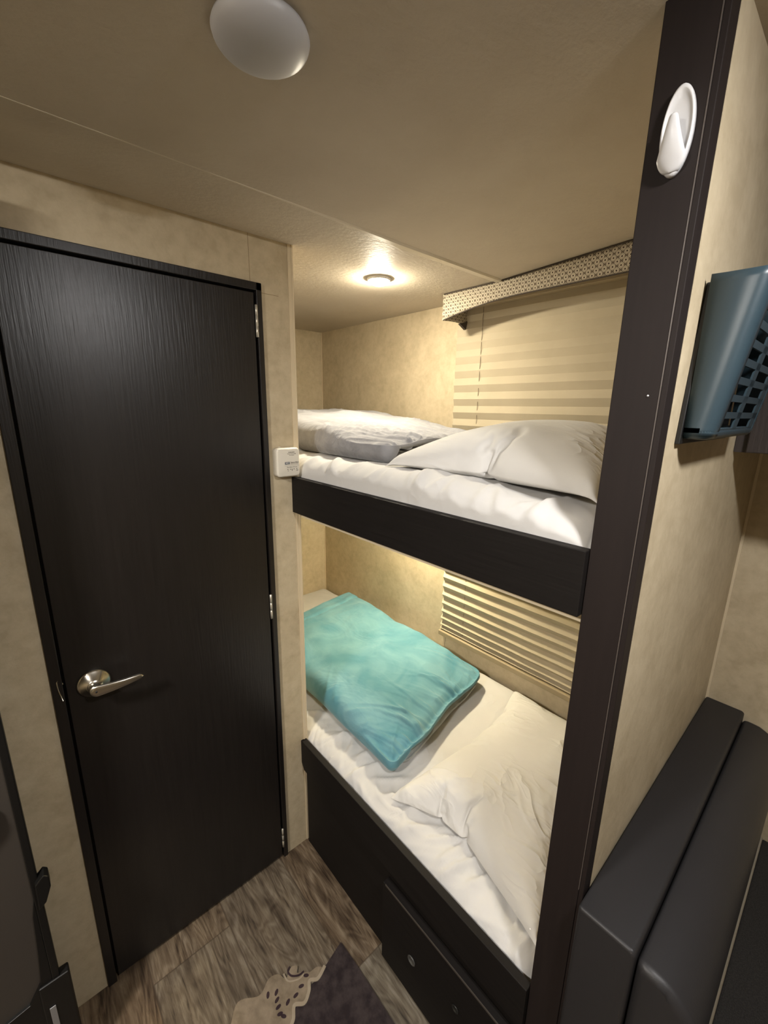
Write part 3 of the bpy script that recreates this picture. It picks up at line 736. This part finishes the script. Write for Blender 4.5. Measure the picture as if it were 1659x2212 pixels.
# ================================================================== WALL BIN ON THE PARTITION
bn = thing('wall_bin', 'blue plastic wall holder with a lattice front, hung on the partition', 'wall holder', (-.16, .85, 1.525))
prism('backing_board', [(.6975, 1.522), (.716, 1.730), (.975, 1.730), (.975, 1.522)], 'x', XC+.0004, XC+.0065, M_BINB, bn, .001)
Y0, Y1 = .7035, .985
def bx(z): return -.1395+(z-1.535)*(.030/.19)      # front plane leans outward
def shell():
    # plan outline at height z: back-left corner -> rounded front-left corner -> front -> front right -> back right
    def outline(z, r, inset=0.):
        xf_, xb_, ya, yb_ = bx(z)-inset, XC+.0075, Y0+.006*(1.73-z)/.2*0+inset, Y1-inset
        p = [(xb_, ya)]
        for a in np.linspace(-math.pi/2, 0, 9): p.append((xf_-r+r*math.cos(a), ya+r+r*math.sin(a)))
        for a in np.linspace(0, math.pi/2, 9): p.append((xf_-r+r*math.cos(a), yb_-r+r*math.sin(a)))
        p.append((xb_, yb_)); return p
    bm = bmesh.new()
    # solid rounded left end piece and right end piece, bottom tray
    def loft(rows, closed=True):
        vr = [[bm.verts.new(q) for q in r] for r in rows]
        for a, b in zip(vr[:-1], vr[1:]):
            for i in range(len(a)-1): bm.faces.new((a[i], a[i+1], b[i+1], b[i]))
            if closed: bm.faces.new((a[-1], a[0], b[0], b[-1]))
        return vr
    r = .016; t = .0022
    def endrow(z, left, topwave=0.):
        ya = Y0+.0; out, inn = [], []
        xf_ = bx(z)
        if left:
            out = [(XC+.0072, ya)]+[(xf_-r+r*math.cos(a), ya+r+r*math.sin(a)) for a in np.linspace(-math.pi/2, 0, 10)]+[(xf_, ya+r+.012)]
            inn = [(xf_-t, ya+r+.012)]+[(xf_-r+(r-t)*math.cos(a), ya+r+(r-t)*math.sin(a)) for a in np.linspace(0, -math.pi/2, 10)]+[(XC+.0072, ya+t)]
        else:
            yb_ = Y1
            out = [(XC+.0072, yb_)]+[(xf_-r+r*math.cos(a), yb_-r+r*math.sin(a)) for a in np.linspace(math.pi/2, 0, 10)]+[(xf_, yb_-r-.012)]
            inn = [(xf_-t, yb_-r-.012)]+[(xf_-r+(r-t)*math.cos(a), yb_-r+(r-t)*math.sin(a)) for a in np.linspace(0, math.pi/2, 10)]+[(XC+.0072, yb_-t)]
        return [(x, y, z) for x, y in out+inn]
    for left in (True, False):
        bm = bmesh.new()
        rows = [endrow(z, left) for z in np.linspace(1.534, 1.7345, 24)]
        # gentle dip along the top rim
        last = []
        for (x, y, z) in rows[-1]:
            u = (x-XC)/(bx(1.7345)-XC); last.append((x, y, z+.0035-.006*math.sin(math.pi*min(max(u, 0), 1))))
        rows[-1] = last
        vr = loft(rows)
        bm.faces.new(vr[0][::-1]); bm.faces.new(vr[-1])
        o = from_bm('end_wall', bm, M_BIN, bn, True)
    # bottom tray with rounded lower edge
    bm = bmesh.new(); rows = []
    for z, ins in ((1.5445, 0.), (1.538, .0), (1.533, .0018), (1.5300, .005), (1.529, .010)):
        p = [(XC+.0072, Y0+ins)]+[(bx(1.54)-ins-(r-ins*.5)+(r-ins*.5)*math.cos(a), Y0+ins+(r-ins*.5)+(r-ins*.5)*math.sin(a)) for a in np.linspace(-math.pi/2, 0, 9)]
        p += [(bx(1.54)-ins-(r-ins*.5)+(r-ins*.5)*math.cos(a), Y1-ins-(r-ins*.5)+(r-ins*.5)*math.sin(a)) for a in np.linspace(0, math.pi/2, 9)]+[(XC+.0072, Y1-ins)]
        rows.append([bm.verts.new((x, y, z)) for x, y in p])
    for a, b in zip(rows[:-1], rows[1:]):
        for i in range(len(a)): bm.faces.new((a[i], a[(i+1) % len(a)], b[(i+1) % len(a)], b[i]))
    bm.faces.new(rows[0]); bm.faces.new(rows[-1][::-1])
    from_bm('bottom_tray', bm, M_BIN, bn, True)
    # lattice front: bars
    bs = []
    def slab(p, q, w, name=None):
        pass
    bm = bmesh.new()
    def bar(y0, y1, z0, z1):
        b = [(y0, z0), (y1, z0), (y1, z1), (y0, z1)]
        A = [bm.verts.new((bx(z)-.0028, y, z)) for y, z in b]; B = [bm.verts.new((bx(z)-.0002, y, z)) for y, z in b]
        bm.faces.new(A[::-1]); bm.faces.new(B)
        for i in range(4): bm.faces.new((A[i], A[(i+1) % 4], B[(i+1) % 4], B[i]))
    ya, yb_ = Y0+r+.002, Y1-r-.002
    for i in range(8):
        z = 1.5395+i*.0225; bar(ya, yb_, z-.0045, z+.0045)
    bar(ya, yb_, 1.7010, 1.7345)
    for y0_, y1_ in ((ya, ya+.012), (.808, .834), (.925, yb_)): bar(y0_, y1_, 1.537, 1.7345)
    from_bm('lattice_front', bm, M_BIN, bn)
shell()

# ================================================================== OVERHEAD CABINET BEHIND THE BIN
cb = thing('wall_cabinet', 'dark overhead cabinet on the back wall, partly hidden by the blue holder', 'cabinet', (.4, 1.26, 1.49))
box('cabinet_body', (XC+.001, 1.1, 1.103, YW-.001, 1.49, ZC+.034), M_CAB, cb)
for a in (-.158, .28, .72):
    box('cabinet_door', (a, a+.425, 1.086, 1.1025, 1.491, ZC-.02), M_CAB, cb, .002)

# ================================================================== BENCH
bc = thing('bench_sofa', 'black padded bench with a dark woven seat along the partition', 'bench', (.15, 1.03, 0))
def roundprof(x0, x1, z0, z1, rl, rr):
    p = [(x0, z0), (x1, z0)]
    for a in np.linspace(0, math.pi/2, 9): p.append((x1-rr+rr*math.cos(a), z1-rr+rr*math.sin(a)))
    for a in np.linspace(math.pi/2, math.pi, 5): p.append((x0+rl+rl*math.cos(a), z1-rl+rl*math.sin(a)))
    return p
def pad(name, prof, y0, y1, re, m, parent):
    cx = sum(p[0] for p in prof)/len(prof); cz = sum(p[1] for p in prof)/len(prof)
    st = [(y0+re*(1-math.sin(a)), re*(1-math.cos(a)) if 0 else re*(1-math.cos(math.pi/2-a))) for a in []]
    rows = []
    K = 6
    for i in range(K+1):
        a = math.pi/2*i/K; rows.append((y0+re*(1-math.sin(a)), re*(1-math.cos(math.pi/2-a))*1.0 if 0 else re*(1-math.sin(a))*0+re*(1-math.cos(math.pi/2-a))))
    ys = [(y0+re*(1-math.sin(math.pi/2*i/K)), 0) for i in range(K+1)]
    rows = []
    for i in range(K+1):
        a = math.pi/2*i/K                      # 0 at the tip .. pi/2 full section
        rows.append((y0+re*(1-math.sin(a)), re*(1-math.cos(math.pi/2-a)) if False else re*(1-math.sin(a))))
    rows = [(y0+re*(1-math.cos(math.pi/2*i/K)), re*(1-math.sin(math.pi/2*i/K))) for i in range(K+1)]
    full = rows+[(y1-(y-y0), ins) for y, ins in rows[::-1]]
    V, F = [], []; n = len(prof)
    for y, ins in full:
        for (x, z) in prof:
            dx, dz = x-cx, z-cz
            sx = max(0, abs(dx)-ins)/abs(dx) if abs(dx) > 1e-6 else 1; sz = max(0, abs(dz)-ins)/abs(dz) if abs(dz) > 1e-6 else 1
            V.append((cx+dx*sx, y, cz+dz*sz))
    for i in range(len(full)-1):
        for k in range(n): F.append((i*n+k, i*n+(k+1) % n, (i+1)*n+(k+1) % n, (i+1)*n+k))
    F += [tuple(range(n))[::-1], tuple((len(full)-1)*n+k for k in range(n))]
    return obj(name, V, F, m, parent, True)
pad('back_cap', roundprof(XC+.002, -.0895, .02, .757, .004, .008), .609, YW-.001, .006, M_LEATH, bc)
pad('backrest', roundprof(-.0885, .004, .02, .737, .008, .075), .616, YW-.001, .014, M_LEATH, bc)
box('seat_base', (.006, .50, .625, YW-.001, .0, .30), M_LEATH, bc, .003)
box('seat_cushion', (.008, .52, .62, YW-.001, .302, .402), M_WEAVE, bc, .006, 3)
tube('piping', [(.006, .624, .402), (.006, YW-.004, .402)], .0035, M_PIPING, bc)

# ================================================================== RUG
def floorpt(px, py):
    d = FWD*F_PX+RGT*(px-829.5)-UPV*(py-1106); t = (0-CAM.z)/d.z; p = CAM+d*t; return (p.x, p.y)
CAM = Vector((0, 0, 1.563037168459813)); yaw, pitch, roll, F_PX = 0.8444327902461171, -0.2384419168107261, 0.016640672092824646, 916.4779112411601
FWD = Vector((-math.sin(yaw)*math.cos(pitch), math.cos(yaw)*math.cos(pitch), math.sin(pitch)))
_r = Vector((math.cos(yaw), math.sin(yaw), 0)); _u = _r.cross(FWD)
RGT = _r*math.cos(roll)+_u*math.sin(roll); UPV = -_r*math.sin(roll)+_u*math.cos(roll)
rg = thing('rug', 'dark plum rug with a tan scrolled border lying on the plank floor', 'rug', (-.55, .3, 0))
def bez(pts, n=8, closed=True):
    out = []; L = len(pts)
    for i in range(L if closed else L-1):
        p0, p1, p2, p3 = [np.array(pts[(i+k) % L] if closed else pts[min(max(i+k, 0), L-1)]) for k in (-1, 0, 1, 2)]
        for t in np.linspace(0, 1, n, endpoint=False):
            out.append(tuple(.5*((2*p1)+(p2-p0)*t+(2*p0-5*p1+4*p2-p3)*t*t+(3*p1-p0-3*p2+p3)*t**3)))
    return out
# pile outline in metres: a corner near (-.768,.536); the border scallops run towards -y
pile = [(-.768, .538), (-.70, .541), (-.60, .541), (-.40, .541), (-.22, .541), (-.22, -.75), (-.80, -.75), (-.80, .10), (-.775, .30), (-.748, .36), (-.742, .43), (-.752, .475)]
prism('pile_field', pile, 'z', .0005, .008, M_RUG, rg)
def flat(name, poly, z0, z1, m): return prism(name, poly, 'z', z0, z1, m, rg)
bd = bez([(-.752, .462), (-.742, .440), (-.752, .42), (-.735, .405), (-.722, .385), (-.735, .362), (-.712, .345), (-.705, .32), (-.72, .295), (-.70, .27), (-.715, .22), (-.695, .17), (-.715, .11), (-.695, .05), (-.715, -.02), (-.695, -.10), (-.715, -.18), (-.695, -.27), (-.715, -.36), (-.695, -.46), (-.715, -.58), (-.70, -.74), (-.79, -.74), (-.785, -.30), (-.79, .08), (-.80, .20), (-.84, .25), (-.815, .30), (-.83, .335), (-.822, .36), (-.80, .372), (-.812, .395), (-.803, .41), (-.79, .402), (-.782, .415), (-.768, .43), (-.765, .45)], 6)
b1 = flat('border_scroll', bd, .0006, .0092, M_RUGT)
def ribbonflat(name, pts, w, z0, z1, m, par):
    P = bez(pts, 7, False); P = [Vector((p[0], p[1])) for p in P]; n = len(P); L, R_ = [], []
    for i, p in enumerate(P):
        d = (P[min(i+1, n-1)]-P[max(i-1, 0)]); d = d.normalized() if d.length > 0 else Vector((1, 0))
        q = Vector((-d.y, d.x))*w*.5; L.append(tuple(p+q)); R_.append(tuple(p-q))
    return prism(name, L+R_[::-1], 'z', z0, z1, m, par)
ribbonflat('scallop_edging', [(-.752, .470), (-.741, .440), (-.752, .42), (-.735, .407), (-.722, .385), (-.735, .362), (-.712, .345), (-.705, .32), (-.72, .295), (-.70, .27), (-.715, .22), (-.695, .17), (-.715, .11), (-.695, .05), (-.715, -.02), (-.695, -.10), (-.715, -.18), (-.695, -.27), (-.715, -.36), (-.695, -.46), (-.715, -.58), (-.70, -.74)], .0085, .0007, .0100, M_RUGL, rg)
ribbonflat('scroll_line', [(-.780, .418), (-.782, .402), (-.795, .386), (-.810, .384), (-.815, .395)], .0045, .0007, .0103, M_RUGP, rg)
ribbonflat('scroll_line', [(-.775, .415), (-.775, .398), (-.79, .374), (-.815, .372)], .004, .0007, .0101, M_RUGL, rg)
for (x, y, a) in ((-.768, .418, .9), (-.757, .396, 1.2), (-.750, .375, 1.6), (-.752, .352, 2.0), (-.79, .338, 2.2), (-.775, .332, 1.9), (-.76, .328, 1.6), (-.745, .325, 1.2), (-.735, .33, .7), (-.80, .318, 2.6))+tuple((-.735-.03*(k % 2), .29-.045*k, 1.2+.5*(k % 3)) for k in range(22)):
    P = [(x+.0075*math.cos(t)*math.cos(a)-.004*math.sin(t)*math.sin(a), y+.0075*math.cos(t)*math.sin(a)+.004*math.sin(t)*math.cos(a)) for t in np.linspace(0, 2*math.pi, 14)[:-1]]
    flat('petal', P, .0007, .0104, M_RUGP)

# ================================================================== DARK-FRAMED PANEL AT THE LEFT EDGE
ep = thing('entry_door', 'dark-framed grey door panel at the left edge, in front of the closet wall', 'door', (-1.0, -.3, 0))
XE = -.985
box('frame_stile', (XE, XE+.018, -.0935, -.0805, .02, 1.93), M_ALU, ep, .002)
prism('lower_frame', [(-.60, .02), (-.0935, .02), (-.0935, .56), (-.1005, .52), (-.106, .42), (-.112, .34), (-.135, .30), (-.20, .288), (-.60, .288)], 'x', XE+.001, XE+.017, M_ALU, ep, .001)
box('panel_insert', (XE-.002, XE+.010, -.60, -.0935, .29, 1.93), M_GPAN, ep)
prism('latch', [(-.086, .605), (-.0705, .620), (-.063, .612), (-.0625, .585), (-.074, .552), (-.088, .54)], 'x', XE+.004, XE+.03, M_ALU, ep, .002)
box('corner_block', (XE-.002, XE+.022, -.118, -.064, .02, .33), M_ALU, ep, .003)
box('silver_strip', (XE+.0225, XE+.0245, -.1075, -.0965, .02, .265), M_SILV, ep, .0008)
lathe('round_knob', [(0, 0), (.05, 0), (.05, .012), (.042, .02), (0, .024)], (XE+.010, -.168, .80), (1, 0, 0), M_GREYB, ep, 32)

# ================================================================== CAMERA / LIGHT
cam = bpy.data.cameras.new('camera'); co = bpy.data.objects.new('camera', cam); COL.objects.link(co)
cam.sensor_fit = 'VERTICAL'; cam.sensor_height = 36; cam.lens = F_PX/2212*36; cam.clip_start = .01
co.matrix_world = Matrix(((RGT.x, UPV.x, -FWD.x, CAM.x), (RGT.y, UPV.y, -FWD.y, CAM.y), (RGT.z, UPV.z, -FWD.z, CAM.z), (0, 0, 0, 1)))
sc.camera = co
w = bpy.data.worlds.new('world'); sc.world = w; w.use_nodes = True
w.node_tree.nodes['Background'].inputs[0].default_value = (.9, .85, .8, 1); w.node_tree.nodes['Background'].inputs[1].default_value = .02
sc.view_settings.view_transform = 'Standard'; sc.view_settings.look = 'None'
sc.view_settings.gamma = 1; sc.view_settings.exposure = 2.6
